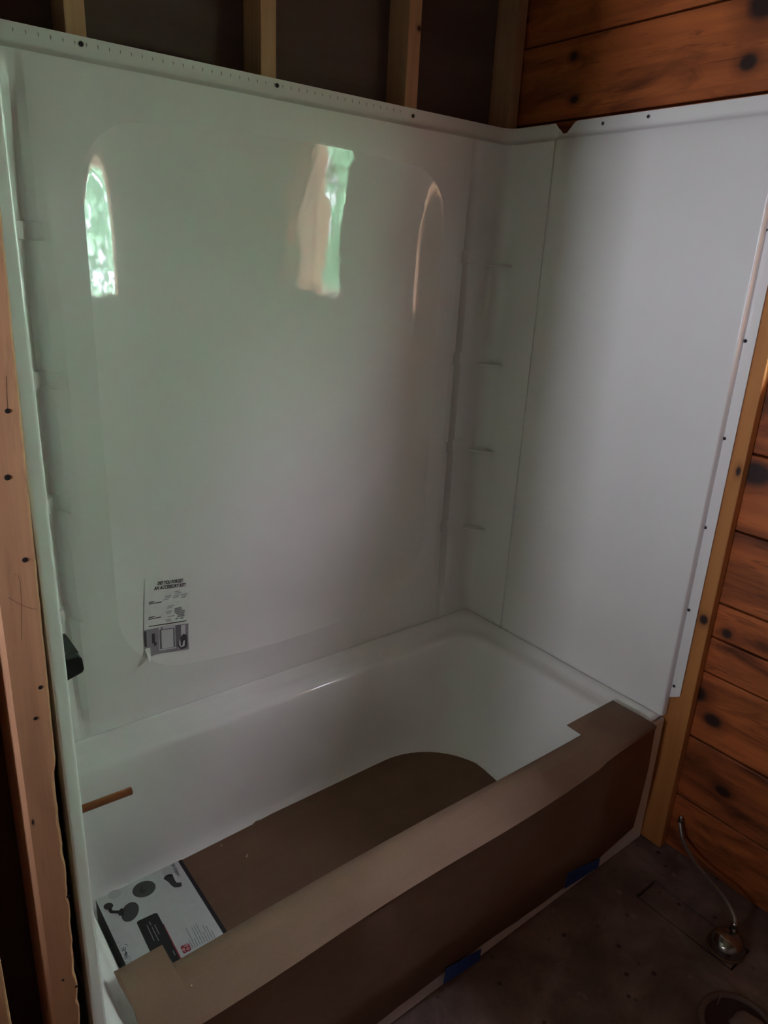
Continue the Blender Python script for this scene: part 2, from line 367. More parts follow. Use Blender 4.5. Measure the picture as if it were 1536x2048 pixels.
# ------------------------------------------------------------------ surround: long back panel with moulded recess
CX, CZ0, HX, HZ = -0.720, 1.196, 0.487, 0.615
def rsd(x, z):
    "signed distance to the rounded outline of the recess (negative inside)"
    u = (x - CX) / HX; up = 0.026 * max(0, 1 - u * u)
    dn = 0.050 * max(0, 1 - u * u)
    hz = HZ + (up if z > CZ0 else dn)
    r = 0.115 if z > CZ0 else 0.16
    qx, qz = abs(x - CX) - HX + r, abs(z - CZ0) - hz + r
    return math.hypot(max(qx, 0), max(qz, 0)) + min(max(qx, qz), 0) - r
def ztop(x):
    lo, hi = CZ0, CZ0 + HZ + 0.1
    for _ in range(30):
        m_ = (lo + hi) / 2
        if rsd(x, m_) < 0: lo = m_
        else: hi = m_
    return lo
def rdepth(x, z):
    "depth of the recess: straight bevel for 5 cm along the sides and foot, easing into the flat; it starts at nothing along the top"
    t = max(0.0, -rsd(x, min(z, CZ0 + 0.25)))
    if t < 0.05: d = 0.34 * t - 0.6 * t * t
    else:
        u = min(t - 0.05, 0.065); d = 0.0155 + 0.28 * u - 0.28 * u * u / 0.13
    L = 0.10 + 0.34 * min(1.0, max(0.0, (HX - abs(x - CX)) / 0.26)) ** 1.5
    f = min(1.0, max(0.0, (ztop(x) - z) / L))
    return d * (1 - (1 - f) ** 2)
ZB, ZT = 0.4315, 1.912
XA, XB = -1.268, -0.172
zrow = [ZB + (ZT - ZB) * i / 72 for i in range(73)]
nx = 72
loop = [(XA + (XB - XA) * i / nx, ZB) for i in range(nx)] + [(XB, z) for z in zrow[:-1]] + [(XB - (XB - XA) * i / nx, ZT) for i in range(nx)] + [(XA, z) for z in zrow[:0:-1]]
cont = []
for (x, z) in loop:
    lo, hi = 0.0, 1.0
    for _ in range(40):
        mdl = (lo + hi) / 2
        if rsd(CX + (x - CX) * mdl, CZ0 + (z - CZ0) * mdl) < 0: lo = mdl
        else: hi = mdl
    cont.append((CX + (x - CX) * lo, CZ0 + (z - CZ0) * lo))
mo = MB()
mo.rings([[(x + (cx - x) * k / 4, 0.0, z + (cz - z) * k / 4) for (x, z), (cx, cz) in zip(loop, cont)] for k in range(5)])
def bow(z):
    t = (z - ZB) / (ZT - ZB); return max(0.0, 4 * t * (1 - t)) ** 0.6
LEDGES = [1.588, 1.295, 1.018, 0.748]
def coldep(dist, z, bowed=False):
    "set-back of the corner column behind the main face; dist = distance past the crease"
    saw = 0.0
    for L in LEDGES:
        if 0 <= z - L < 0.035: saw = 0.006
    k = bow(z); w1 = 0.026 - saw
    if dist <= 0: return 0
    tt = (z - ZB) / (ZT - ZB); c0 = 0.022 * (1 - min(1.0, 3.2 * tt * (1 - tt) + 0.2)) if bowed else 0.0     # the left crease bows towards mid height
    if dist <= c0: return 0
    P = ((c0, 0), (w1, 0.007), (w1 + 0.013, 0.046), (w1 + 0.024, 0.048), (w1 + 0.040, 0.020), (w1 + 0.07, 0.012))
    for (a, da), (c, dc) in zip(P, P[1:]):
        if dist <= c: return k * (da + (dc - da) * (dist - a) / (c - a))
    return k * 0.012
FR = 0.030
def column(side):
    cols = []
    xs = [0, 0.006, 0.012, 0.016, 0.019, 0.022, 0.024, 0.026, 0.028, 0.030, 0.032, 0.034, 0.036, 0.038, 0.040, 0.043, 0.046, 0.050, 0.055, 0.06, 0.066, 0.075, 0.085, 0.096, 0.11]
    x0 = XB if side > 0 else XA
    xc = 0.0 if side > 0 else XL
    stations = []
    for d in xs: stations.append((x0 + side * d, 0.0, (0, 1), d))
    stations.append((xc - side * FR, 0.0, (0, 1), 0.2))
    for k in range(1, 9):
        a = PI / 2 * k / 8
        stations.append((xc - side * FR + side * FR * math.sin(a), -FR + FR * math.cos(a), (side * math.sin(a), math.cos(a)), 0.2))
    for y in (-0.05, -0.075, -0.10, -0.12, -0.135, -0.15, -0.164, -0.1656): stations.append((xc, y, (side, 0), 0.2))
    for y, lap in ((-0.1660, 0.0035), (-0.185, 0.0050)): stations.append((xc + side * lap, y, (side, 0), 0.0))
    zr = sorted(set(zrow + [q for L in LEDGES for q in (L - 0.001, L + 0.001, L + 0.034, L + 0.036)]))
    rows = []
    for z in zr:
        row = []
        for (x, y, n, d) in stations:
            dep = coldep(d, z, side < 0)
            fade = 1.0
            if abs(n[0]) > 0.5: fade = max(0.0, 1 - max(0, (-y - 0.03)) / 0.10) 
            dep *= fade
            row.append((x + n[0] * dep, y + n[1] * dep, z))
        rows.append(row)
    return rows, stations
bp = empty('surround_panel', (CX, 0.0, ZB))
def child_world(o): o.matrix_parent_inverse = o.parent.matrix_world.inverted(); return o
bp.matrix_world = Matrix.Translation((CX, 0.0, ZB)); bpy.context.view_layer.update()
def part(m, name, mt, parent, **kw): return child_world(m.build(name, mt, parent, **kw))
part(mo, 'border', 'satin', bp, smooth=True)
rr = []
for lam in (0, .008, .02, .035, .055, .075, .095, .115, .135, .155, .175, .195, .215, .24, .27, .31, .36, .42, .5, .58, .66, .74, .82, .9):
    rr.append([(CX + (x - CX) * (1 - lam), (rdepth(CX + (x - CX) * (1 - lam), CZ0 + (z - CZ0) * (1 - lam)) if lam else 0.0), CZ0 + (z - CZ0) * (1 - lam)) for x, z in cont])
part(MB().rings(rr, False, True), 'recess', 'gloss', bp, smooth=True)
for side in (1, -1):
    rows, st = column(side)
    part(MB().grid(rows), 'corner_column', 'satin', bp, smooth=True, angle=math.radians(25))
    cx0 = 0.0 if side > 0 else XL
    for L in LEDGES:
        k = bow(L); m = MB(); pts_t, pts_b = [], []
        for a in range(0, 11):
            th = PI / 2 * a / 10
            pts_t.append((cx0 - side * (0.062 * math.cos(th) - 0.016 * math.cos(th)) , -0.056 * math.sin(th) + 0.012 * (1 - a / 10), L))
        m.prism([(cx0 + side * 0.012, 0.016, L)] + pts_t, (0, 0, -0.007))
        part(m, 'corner_ledge', 'satin', bp, bevel=0.0015)
# rolled top edge and nailing flange of the back panel (round the corner columns too)
_, st_r = column(1); _, st_l = column(-1)
path = [(s[0], s[1], s[2]) for s in st_l[::-1]] + [(XA + (XB - XA) * i / 12, 0.0, (0, 1)) for i in range(1, 12)] + [(s[0], s[1], s[2]) for s in st_r]
rows = []
for off, z in ((0, 1.9115), (0.0045, 1.917), (0.0100, 1.9215), (0.0125, 1.926), (0.0130, 1.934), (0.0130, T)):
    rows.append([(x + n[0] * off, y + n[1] * off, z if y > -0.151 else min(z, 1.957 - (-0.151 - y) * 1.05)) for x, y, n in path])
part(MB().grid(rows), 'nailing_flange', 'side', bp, smooth=True, angle=math.radians(60))
def screw_at(p, axis, parent, r=0.0048):
    return part(MB().lathe([(r, 0), (r, 0.0012), (r * 0.55, 0.0022), (r * 0.25, 0.0012)], p, axis, 14), 'screw', 'screw', parent)
for px in ((162, 88), (554, 171), (826, 232)): screw_at(un(px, 1, 0.0125), (0, -1, 0), bp)
mk = MB()
for i in range(46):
    x = -1.325 + i * 0.0215
    if x > -0.40: break
    mk.prism([(x, 0.0128, 1.948), (x + 0.0022, 0.0128, 1.945), (x + 0.0010, 0.0128, 1.940)], (0, -0.0006, 0))
part(mk, 'pressed_marks', 'mark', bp, kind='stuff')
tag(bp, 'white moulded long back surround panel with glossy rounded recess above the tub', 'wall panel')

# ------------------------------------------------------------------ side panels
def side_panel(side, xw):
    o = empty('surround_panel'); o.matrix_world = Matrix.Translation((xw, YF / 2, ZB)); bpy.context.view_layer.update()
    ys = [-0.1664, -0.1680, -0.172, -0.178, -0.184, -0.192, -0.20, -0.24, -0.3, -0.4, -0.5, -0.6, -0.7, YF + 0.008, YF + 0.0035, YF + 0.0014, YF + 0.0002, YF - 0.0006]
    xo = [0.0035, 0.0012, 0.0, -0.0005, 0.0002, 0.0008, 0, 0, 0, 0, 0, 0, 0, 0, 0.0004, 0.0014, 0.0030, 0.0050]
    st = list(zip(ys, xo)) + [(YF - 0.001, 0.014), (YF - 0.001, 0.0225)]
    rows = []
    zr = [ZB + (1.912 - ZB) * i / 40 for i in range(41)]
    for z in zr: rows.append([(xw + side * x, y, z) for y, x in st])
    for off, z in ((0.0045, 1.917), (0.0100, 1.9215), (0.0125, 1.926), (0.0130, 1.930)):
        rows.append([(xw + side * max(x, off), y, z) for y, x in st])
    part(MB().grid(rows), 'panel_face', 'side', o, smooth=True, angle=math.radians(50))
    f = xw + side * 0.0130
    poly = [(f, -0.187, 1.9255), (f, -0.214, T - 0.004), (f, -0.222, T), (f, YF - 0.028, T), (f, YF - 0.028, 1.929), (f, YF - 0.001, 1.929)]
    part(MB().prism(poly, (side * 0.003, 0, 0)), 'top_flange', 'side', o)
    f2 = xw + side * 0.0215
    poly = [(f2, YF - 0.001, 1.929), (f2, YF - 0.028, 1.929), (f2, YF - 0.028, 0.502), (f2, YF - 0.001, 0.486)]
    part(MB().prism(poly, (side * 0.003, 0, 0)), 'front_flange', 'side', o)
    return o
sr = side_panel(1, 0.0)
for px in ((1491, 682), (1449, 877), (1411, 1055), (1378, 1220), (1348, 1372), (1532, 460)): screw_at(un(px, 0, 0.0215), (-1, 0, 0), sr, 0.0042)
for px in ((1206, 247), (1297, 233)): screw_at(un(px, 0, 0.0130), (-1, 0, 0), sr, 0.0042)
tag(sr, 'white flat surround panel on the right end beside the wooden boards', 'wall panel')
sl = side_panel(-1, XL)
for z in (1.385, 1.16, 0.92, 0.70):
    screw_at((XL - 0.0215, YF - 0.013, z), (1, 0, 0), sl, 0.0042)
tag(sl, 'white surround panel on the left end seen edge-on beside the stud', 'wall panel')

# ------------------------------------------------------------------ bathtub
def rrect(x0, x1, y0, y1, r, z, n=12):
    "r = radii of the corners (right-back, left-back, left-front, right-front)"
    P = []
    for (cx, cy, a0, rad) in ((x1 - r[0], y1 - r[0], 0, r[0]), (x0 + r[1], y1 - r[1], 1, r[1]), (x0 + r[2], y0 + r[2], 2, r[2]), (x1 - r[3], y0 + r[3], 3, r[3])):
        for k in range(n + 1):
            a = PI / 2 * (a0 + k / n); P.append((cx + rad * math.cos(a), cy + rad * math.sin(a), z))
    # extra points along the straight runs
    out = []
    for i, p in enumerate(P):
        q = P[(i + 1) % len(P)]; out.append(p)
        if i % (n + 1) == n:
            for k in range(1, 8): out.append(tuple(p[j] + (q[j] - p[j]) * k / 8 for j in range(3)))
    return out
tub = empty('bathtub'); tub.matrix_world = Matrix.Translation((XL / 2, YF / 2, 0)); bpy.context.view_layer.update()
X0, X1, Y0, Y1 = XL, 0.0, -0.772, 0.0
rings = [rrect(X0, X1, Y0, Y1, (.003,) * 4, H + 0.0012), rrect(X0 + .003, X1 - .003, Y0 + .003, Y1 - .003, (.012, .012, .006, .006), H + 0.0035),
         rrect(X0 + .009, X1 - .009, Y0 + .005, Y1 - .009, (.06, .06, .01, .01), H + 0.0060), rrect(X0 + .016, X1 - .016, Y0 + .007, Y1 - .017, (.085, .085, .012, .012), H + 0.0050),
         rrect(X0 + .024, X1 - .024, Y0 + .009, Y1 - .027, (.09, .09, .02, .02), H - 0.0015), rrect(X0 + .031, X1 - .032, Y0 + .013, Y1 - .037, (.09, .085, .03, .03), H - 0.0120),
         rrect(X0 + .037, X1 - .039, Y0 + .020, Y1 - .046, (.09, .08, .03, .03), H - 0.0180),
         rrect(X0 + .047, X1 - .062, Y0 + .05, Y1 - .078, (.088, .08, .05, .06), H - 0.0175), rrect(X0 + .053, X1 - .077, Y0 + .062, Y1 - .094, (.09, .08, .06, .08), H - 0.0180),
         rrect(X0 + .058, X1 - .085, Y0 + .070, Y1 - .101, (.092, .085, .07, .10), H - 0.0215), rrect(X0 + .061, X1 - .090, Y0 + .075, Y1 - .105, (.097, .085, .075, .11), H - 0.030),
         rrect(X0 + .065, X1 - .100, Y0 + .080, Y1 - .109, (.11, .09, .08, .12), H - 0.06),
         rrect(X0 + .075, X1 - .135, Y0 + .092, Y1 - .118, (.14, .10, .09, .14), H - 0.16), rrect(X0 + .087, X1 - .172, Y0 + .10, Y1 - .126, (.19, .11, .10, .19), H - 0.27),
         rrect(X0 + .096, X1 - .196, Y0 + .108, Y1 - .133, (.23, .12, .11, .23), 0.105), rrect(X0 + .110, X1 - .214, Y0 + .118, Y1 - .143, (.245, .12, .11, .245), 0.082),
         rrect(X0 + .132, X1 - .236, Y0 + .138, Y1 - .163, (.24, .11, .10, .24), 0.070), rrect(X0 + .165, X1 - .270, Y0 + .17, Y1 - .20, (.22, .09, .08, .22), 0.066)]
rings = [[(x, y, z if (y > -0.66 or x > -0.048 or x < X0 + 0.035) else min(z, H - 0.0125 * min(1.0, (-0.66 - y) / 0.05))) for x, y, z in r] for r in rings]     # the front rim has no raised lip
part(MB().rings(rings, False, True), 'basin', 'tub', tub, smooth=True, angle=math.radians(55))
ap = MB(); ap.box(X0 - 0.018, 0.024, -0.7755, -0.755, 0.0, H - 0.012)
part(ap, 'apron', 'tub', tub, bevel=0.006)
ap2 = MB(); ap2.box(X0, X0 + 0.012, -0.75, 0.0, 0, H - .02)
part(ap2, 'end_wall', 'tub', tub)
tag(tub, 'white alcove bathtub with rounded rim, front covered in brown cardboard', 'bathtub')

# ------------------------------------------------------------------ cardboard
# sheet lying on the tub floor
out = [un(q, 2, 0.078) for q in ((825, 1475), (838, 1476), (862, 1483), (890, 1494), (918, 1507), (945, 1522), (968, 1540), (990, 1560))]
poly = [(p.x, p.y) for p in out] + [(-0.235, -0.46), (-0.29, -0.58), (-0.36, -0.64), (-1.36, -0.64), (-1.36, -0.165), (-1.14, -0.158)] + [(p.x, p.y) for p in [un(q, 2, 0.078) for q in ((505, 1650), (512, 1643), (520, 1641), (640, 1577))]]
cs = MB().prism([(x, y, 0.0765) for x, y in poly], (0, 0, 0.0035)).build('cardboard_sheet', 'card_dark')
tag(cs, 'flat brown cardboard sheet lying on the bottom inside the tub', 'cardboard')
# cover folded over the front rim
def cover():
    xs = sorted(set([-1.461, -1.455, -1.42, -1.376, -1.3745, -0.262, -0.2605, -0.056] + [-1.36 + i * 0.037 for i in range(30)]))
    rows = []
    rnd = random.Random(3)
    for x in xs:
        if x < -1.3755: yi = -0.660 + 0.02 * (x + 1.461)
        elif x < -0.261: yi = -0.700 + 0.004 * math.sin(x * 5)
        else: yi = -0.655
        yf = -0.808 - 0.003 * math.sin(x * 9 + 0.6) + (0.010 * max(0, (x + 0.30) / 0.25)) - 0.012 * max(0, (-x - 1.1))
        w = 0.0012 * math.sin(x * 23) + rnd.uniform(-0.0006, 0.0006)
        zt = H + 0.005
        zb = 0.060 + 0.010 * math.sin(x * 6.5 + 1.0) - 0.016 * max(0, (-x - 0.7) / 0.5) + rnd.uniform(-0.0015, 0.0015) + (0.02 if x > -0.2 else 0)
        kk = min(1.0, max(0.0, (-x - 0.06) / 0.35))
        if x > -0.30: yf = yf + (-0.794 - yf) * (1 - kk)
        rows.append([(x, yi, zt), (x, yi - 0.03, zt + w), (x, -0.748, zt + 0.001 + w), (x, yf + 0.012, zt - 0.010 * kk - 0.0005), (x, yf, zt - 0.014 * kk - 0.002), (x, yf + 0.003, zt - 0.010 * kk - 0.016),
                     (x, -0.796 - w * 2, 0.30), (x, -0.790, 0.17), (x, -0.785, zb)])
    # ragged left end: push the corner vertices of the first row
    rows[0] = [(-1.4605, rows[0][0][1], H + 0.006), (-1.461, -0.69, H + 0.010), (-1.456, -0.742, H + 0.006)] + [(-1.462, p[1], p[2]) for p in rows[0][3:]]
    return MB().grid(rows)
cc = cover().build('cardboard_cover', 'card', smooth=True, angle=math.radians(14))
so = cc.modifiers.new('thickness', 'SOLIDIFY'); so.thickness = 0.0022; so.offset = 1.0
tag(cc, 'brown cardboard folded over the front rim and apron of the tub', 'cardboard')
# blue tape along its lower edge
def tape(x0, x1, z0, z1, z2, z3, label):
    m = MB().prism([(x0, -0.7905, z0), (x1, -0.7905, z1), (x1 + 0.002, -0.7905, z2), (x0 + 0.004, -0.7905, z3)], (0, -0.0012, 0))
    o = m.build('painters_tape', 'tape'); tag(o, label, 'tape', 'blue tape strips on the tub apron'); return o
tape(-0.362, -0.214, 0.050, 0.036, 0.066, 0.100, 'strip of blue tape on the tub apron nearest the wooden wall')
tape(-0.792, -0.674, 0.034, 0.022, 0.058, 0.078, 'strip of blue tape on the tub apron nearest the camera')

# ------------------------------------------------------------------ boxed valve kit in the tub
ZBX = 0.148
A = un((190, 1797), 2, ZBX); Bq = un((357, 1724), 2, ZBX)
bx0, bx1, by1 = A.x, Bq.x, (A.y + Bq.y) / 2
by0 = by1 - 0.37
bo = empty('product_box'); bo.matrix_world = Matrix.Translation(((bx0 + bx1) / 2, (by0 + by1) / 2, 0.08)); bpy.context.view_layer.update()
part(MB().box(bx0, bx1 + 0.010, by0, by1, 0.0805, ZBX - 0.0008), 'carton', 'box_black', bo, bevel=0.0008)
part(MB().box(bx0 + 0.0002, bx1, by0 + 0.0005, by1 - 0.0005, ZBX - 0.001, ZBX), 'printed_top', 'box_white', bo)
def flat(pts, name, m, z, axis=2, parent=bo, th=0.0004):
    d = [0, 0, 0]; d[axis] = th
    return part(MB().prism(pts, d), name, m, parent)
def bpx(pts): return [un(q, 2, ZBX + 0.0001) for q in pts]
def crop(pts): return [(180 + x / 5.486, 1700 + y / 5.486) for x, y in pts]     # points read off an enlargement
def lift(P, k): return [p + Vector((0, 0, 0.0005 * k)) for p in P]
def ell(c, a, b_, ang, n=28):
    return [(c[0] + a * math.cos(t) * math.cos(ang) - b_ * math.sin(t) * math.sin(ang), c[1] + a * math.cos(t) * math.sin(ang) + b_ * math.sin(t) * math.cos(ang)) for t in [2 * PI * k / n for k in range(n)]]
flat(bpx(crop(ell((270, 485), 75, 45, -0.35))), 'print_shadow', 'ink_shadow', ZBX)
flat(bpx(crop(ell((850, 235), 60, 50, 0))), 'print_shadow', 'ink_shadow', ZBX)
flat(bpx(crop(ell((593, 430), 133, 84, -0.36))), 'valve_plate_print', 'ink_mid', ZBX)
flat(lift(bpx(crop(ell((585, 430), 52, 34, -0.9))), 1), 'valve_knob_print', 'ink', ZBX)
flat(lift(bpx(crop(ell((600, 420), 22, 30, 0.3))), 2), 'valve_knob_print', 'ink_mid', ZBX)
flat(bpx(crop(ell((202, 617), 54, 35, -0.25))), 'shower_arm_print', 'ink', ZBX)
flat(lift(bpx(crop([(200, 640), (238, 645), (250, 668), (320, 665), (345, 640), (375, 655), (370, 720), (320, 722), (310, 695), (228, 695), (208, 680)])), 1), 'shower_arm_print', 'ink', ZBX)
flat(bpx(crop(ell((440, 680), 118, 84, -0.95))), 'shower_head_print', 'ink_mid', ZBX)
flat(bpx(crop([(808, 315), (822, 290), (855, 270), (905, 267), (925, 320), (950, 360), (1000, 358), (1010, 395), (975, 408), (925, 410), (895, 390), (860, 350)])), 'spout_print', 'ink', ZBX)
flat(bpx(crop([(512, 800), (525, 780), (715, 692), (740, 697), (1000, 1195), (945, 1262), (905, 1235), (870, 1180), (690, 1170), (665, 1130)])), 'black_panel_print', 'box_black', ZBX)
flat(lift(bpx(crop([(800, 815), (808, 812), (1012, 1212), (1000, 1222)])), 1), 'red_stripe_print', 'red', ZBX)
for a in (((620, 830), (700, 1000)), ((645, 790), (665, 830)), ((675, 850), (750, 1000)), ((705, 825), (755, 930)), ((1095 - 190, 1110), (1120 - 190, 1160))):
    (xa, ya), (xb, yb) = a
    flat(lift(bpx(crop([(xa, ya), (xa + 9, ya - 5), (xb + 9, yb - 5), (xb, yb)])), 1), 'text_line_print', 'ink_grey', ZBX)
# red emblem with four round marks
flat(bpx(crop([(993, 1070), (1003, 1055), (1070, 1025), (1085, 1030), (1112, 1085), (1105, 1100), (1035, 1136), (1022, 1130)])), 'red_emblem_print', 'red', ZBX)
for c in ((1027, 1095), (1062, 1048), (1075, 1085)): 
    flat(lift(bpx(crop(ell(c, 17, 14, -0.4, 14))), 1), 'emblem_mark_print', 'pink', ZBX)
    flat(lift(bpx(crop(ell(c, 7, 5, -0.4, 10))), 2), 'emblem_mark_print', 'red', ZBX)
for c in ((1035, 1060), (1045, 1115)): flat(lift(bpx(crop(ell(c, 8, 5, -0.6, 10))), 1), 'emblem_mark_print', 'pink', ZBX)
rnd = random.Random(11)
tl = MB()
for k in range(10):
    x1_, y1_ = 1128 + k * 26.5, 1080 - k * 13
    L = (95, 235, 90, 215, 225, 235, 110, 180, 160, 90)[k]
    ux, uy = -0.45, -0.89
    t = 0
    while t < L:
        seg = min(rnd.uniform(30, 80), L - t)
        xa, ya = x1_ + ux * t, y1_ + uy * t; xb, yb = x1_ + ux * (t + seg), y1_ + uy * (t + seg)
        P = lift(bpx(crop([(xa, ya), (xa + 8, ya - 4), (xb + 8, yb - 4), (xb, yb)])), 0)
        tl.prism(P, (0, 0, 0.0004)); t += seg + rnd.uniform(4, 8)
part(tl, 'fine_print', 'ink_grey', bo, kind='stuff')
sk = MB()
for k in range(46):
    t = rnd.random(); cx = 350 + 75 * t + rnd.gauss(0, 20); cy = 1050 + 180 * t + rnd.gauss(0, 22)
    L = rnd.uniform(6, 26); a = rnd.uniform(0, PI); w = rnd.uniform(2, 6)
    if cy > 1250: continue
    P = bpx(crop([(cx, cy), (cx + w, cy), (cx + w + L * math.cos(a), cy + L * math.sin(a)), (cx + L * math.cos(a), cy + L * math.sin(a) + w)]))
    sk.prism(P, (0, 0, 0.0004))
part(sk, 'plant_sketch_print', 'ink_blue', bo, kind='stuff')
def text_mesh(s, size, bold=0.0, shear=0.0, align='LEFT', res=4):
    c = bpy.data.curves.new('t', 'FONT'); c.body = s; c.size = size; c.align_x = align; c.shear = shear; c.offset = bold; c.resolution_u = res
    o = bpy.data.objects.new('t', c); COL.objects.link(o); dg = bpy.context.evaluated_depsgraph_get()
    me = o.evaluated_get(dg).to_mesh(); vs = [v.co.copy() for v in me.vertices]; fs = [tuple(p.vertices) for p in me.polygons]
    o.evaluated_get(dg).to_mesh_clear(); bpy.data.objects.remove(o); bpy.data.curves.remove(c); return vs, fs
def text_on(s, size, org, ux, uy, parent, m, **kw):
    vs, fs = text_mesh(s, size, **kw); org, ux, uy = Vector(org), Vector(ux).normalized(), Vector(uy).normalized()
    return part(MB().add([org + ux * v.x + uy * v.y for v in vs], fs), 'lettering', m, parent)
pa, pb = bpx(crop([(1000, 290), (925, 160)]))
text_on('144832-BL', 0.0115, pa + Vector((0, 0, .0006)), pb - pa, Vector((-1, 0, 0)), bo, 'ink')
tag(bo, 'black-sided white product box with dark shower parts printed on top', 'box')

# ------------------------------------------------------------------ paper leaflet stuck to the back panel
TL, TR, BR, BL = un((294, 1161), 1, 0.006), un((388, 1150), 1, 0.006), un((382, 1302), 1, -0.003), un((291, 1314), 1, -0.003)
# keep the sheet just in front of the moulded surface
def sheet(u, v, off=0.0):
    p = (TL * (1 - u) + TR * u) * (1 - v) + (BL * (1 - u) + BR * u) * v
    def dp(uu):
        q = (TL * (1 - uu) + TR * uu) * (1 - v) + (BL * (1 - uu) + BR * uu) * v
        return rdepth(q.x, q.z) if rsd(q.x, q.z) < 0 else 0.0
    a_, m_, b_ = dp(0), dp(0.4), dp(1)
    y = a_ + (min(m_, b_) - a_) * min(1, u / 0.4) if u < 0.4 else min(m_, b_) + (b_ - min(m_, b_)) * (u - 0.4) / 0.6
    curl = 0.010 * max(0, (v - 0.9) / 0.1) * max(0, (0.2 - u) / 0.2)
    return Vector((p.x, y - 0.0022 - curl - off, p.z))
lf = empty('leaflet'); lf.matrix_world = Matrix.Translation(sheet(0.5, 1.0)); bpy.context.view_layer.update()
NU, NV = 12, 20
def ok(u, v): return not (u < 0.14 and v > 0.93)
rows = [[sheet(i / NU, j / NV) for i in range(NU + 1)] for j in range(NV + 1)]
gm = MB().grid(rows)
fl_ = [f for k, f in enumerate(gm.f) if not (k % NU == 0 and k // NU >= NV - 2)]; gm.f = fl_
part(gm, 'sheet', 'paper', lf, smooth=True)
# folded-over corner flap
c1, c2 = sheet(0, 0.90), sheet(1 / NU, 1.0)
flp = MB().add([sheet(0, 0.905), sheet(1 / NU + 0.03, 0.895, 0.003), sheet(1 / NU + 0.03, 1.0, 0.001), sheet(0.02, 1.03, 0.016)], [(0, 1, 2, 3)])
part(flp, 'curled_corner', 'paper', lf)
def uvpoly(pts, name, m, k=1):
    P = [sheet(u, v, 0.0004 * k) for u, v in pts]; n = len(P)
    part(MB().add(P, [tuple(range(n))]), name, m, lf)
def uvrect(u0, u1, v0, v1, name, m, k=1, n=6):
    rows = [[sheet(u0 + (u1 - u0) * i / n, v0 + (v1 - v0) * j / n, 0.0004 * k) for i in range(n + 1)] for j in range(n + 1)]
    part(MB().grid(rows), name, m, lf)
def uvtext(s, u0, u1, v, hgt, m, shear=0.15, bold=0.0):
    vs, fs = text_mesh(s, 1.0, bold=bold, shear=shear); w = max(p.x for p in vs)
    part(MB().add([sheet(u0 + (u1 - u0) * p.x / w, v - hgt * p.y / 0.7, 0.0006) for p in vs], fs), 'lettering', m, lf)
uvtext('DID YOU FORGET', 0.27, 0.83, 0.108, 0.043, 'ink', bold=0.035)
uvtext('AN ACCESSORY KIT?', 0.20, 0.89, 0.168, 0.043, 'ink', bold=0.035)
bars = [(0.64, 0.76, 0.222), (0.66, 0.80, 0.245), (0.44, 0.58, 0.268), (0.45, 0.57, 0.288), (0.40, 0.53, 0.312), (0.62, 0.76, 0.275), (0.62, 0.74, 0.298), (0.78, 0.94, 0.268), (0.80, 0.92, 0.29), (0.79, 0.90, 0.31),
        (0.52, 0.66, 0.405), (0.50, 0.62, 0.428), (0.48, 0.62, 0.478), (0.49, 0.60, 0.500), (0.52, 0.68, 0.545), (0.48, 0.60, 0.585), (0.50, 0.61, 0.605)]
bm_ = MB()
for u0, u1, v in bars: bm_.add([sheet(u, q, 0.0004) for u, q in ((u0, v), (u1, v - 0.008), (u1, v + 0.006), (u0, v + 0.012))], [(0, 1, 2, 3)])
part(bm_, 'fine_print', 'ink_shadow', lf, kind='stuff')
bm_ = MB()
for u0, u1, v in ((0.67, 0.82, 0.445), (0.67, 0.84, 0.468), (0.67, 0.90, 0.490), (0.70, 0.90, 0.512), (0.74, 0.89, 0.534), (0.74, 0.90, 0.556), (0.70, 0.76, 0.585), (0.80, 0.88, 0.585)):
    bm_.add([sheet(u, q, 0.0004) for u, q in ((u0, v), (u1, v - 0.008), (u1, v + 0.010), (u0, v + 0.018))], [(0, 1, 2, 3)])
part(bm_, 'fine_print', 'ink_grey', lf, kind='stuff')
bm_ = MB()
for u0, u1, v in ((0.10, 0.22, 0.318), (0.10, 0.38, 0.338), (0.10, 0.24, 0.518), (0.10, 0.38, 0.540), (0.11, 0.95, 0.633)):
    bm_.add([sheet(u, q, 0.0004) for u, q in ((u0, v), (u1, v - 0.004), (u1, v + 0.007), (u0, v + 0.011))], [(0, 1, 2, 3)])
part(bm_, 'fine_print', 'ink', lf, kind='stuff')
uvrect(0.0, 1.0, 0.675, 0.905, 'photo_print', 'ph_wall', 1); uvrect(0.095, 1.0, 0.905, 1.0, 'photo_print', 'ph_wall', 1)
uvrect(0.0, 0.05, 0.69, 0.88, 'photo_print', 'ph_dark', 2)
uvrect(0.33, 0.70, 0.665, 0.965, 'photo_print', 'ph_light', 2); uvrect(0.345, 0.685, 0.705, 0.95, 'photo_print', 'ph_mid', 3); uvrect(0.39, 0.65, 0.715, 0.945, 'photo_print', 'ph_light', 4)
uvrect(0.17, 0.24, 0.74, 0.86, 'photo_print', 'ph_dark', 2); uvrect(0.21, 0.27, 0.85, 0.89, 'photo_print', 'ph_dark', 3)
uvrect(0.70, 0.83, 0.68, 0.95, 'photo_print', 'ph_mid', 2); uvrect(0.83, 0.93, 0.685, 0.82, 'photo_print', 'ph_light', 2)
uvpoly([(0.80, 0.86), (0.88, 0.80), (0.96, 0.82), (0.97, 0.90), (0.95, 0.97), (0.82, 0.99), (0.74, 0.94)], 'photo_print', 'ph_dark', 3)
uvpoly([(0.79, 0.87), (0.86, 0.85), (0.91, 0.88), (0.90, 0.95), (0.82, 0.965), (0.77, 0.93)], 'photo_print', 'ph_light', 4)
tag(lf, 'paper leaflet about a forgotten accessory kit stuck on the back panel', 'leaflet')

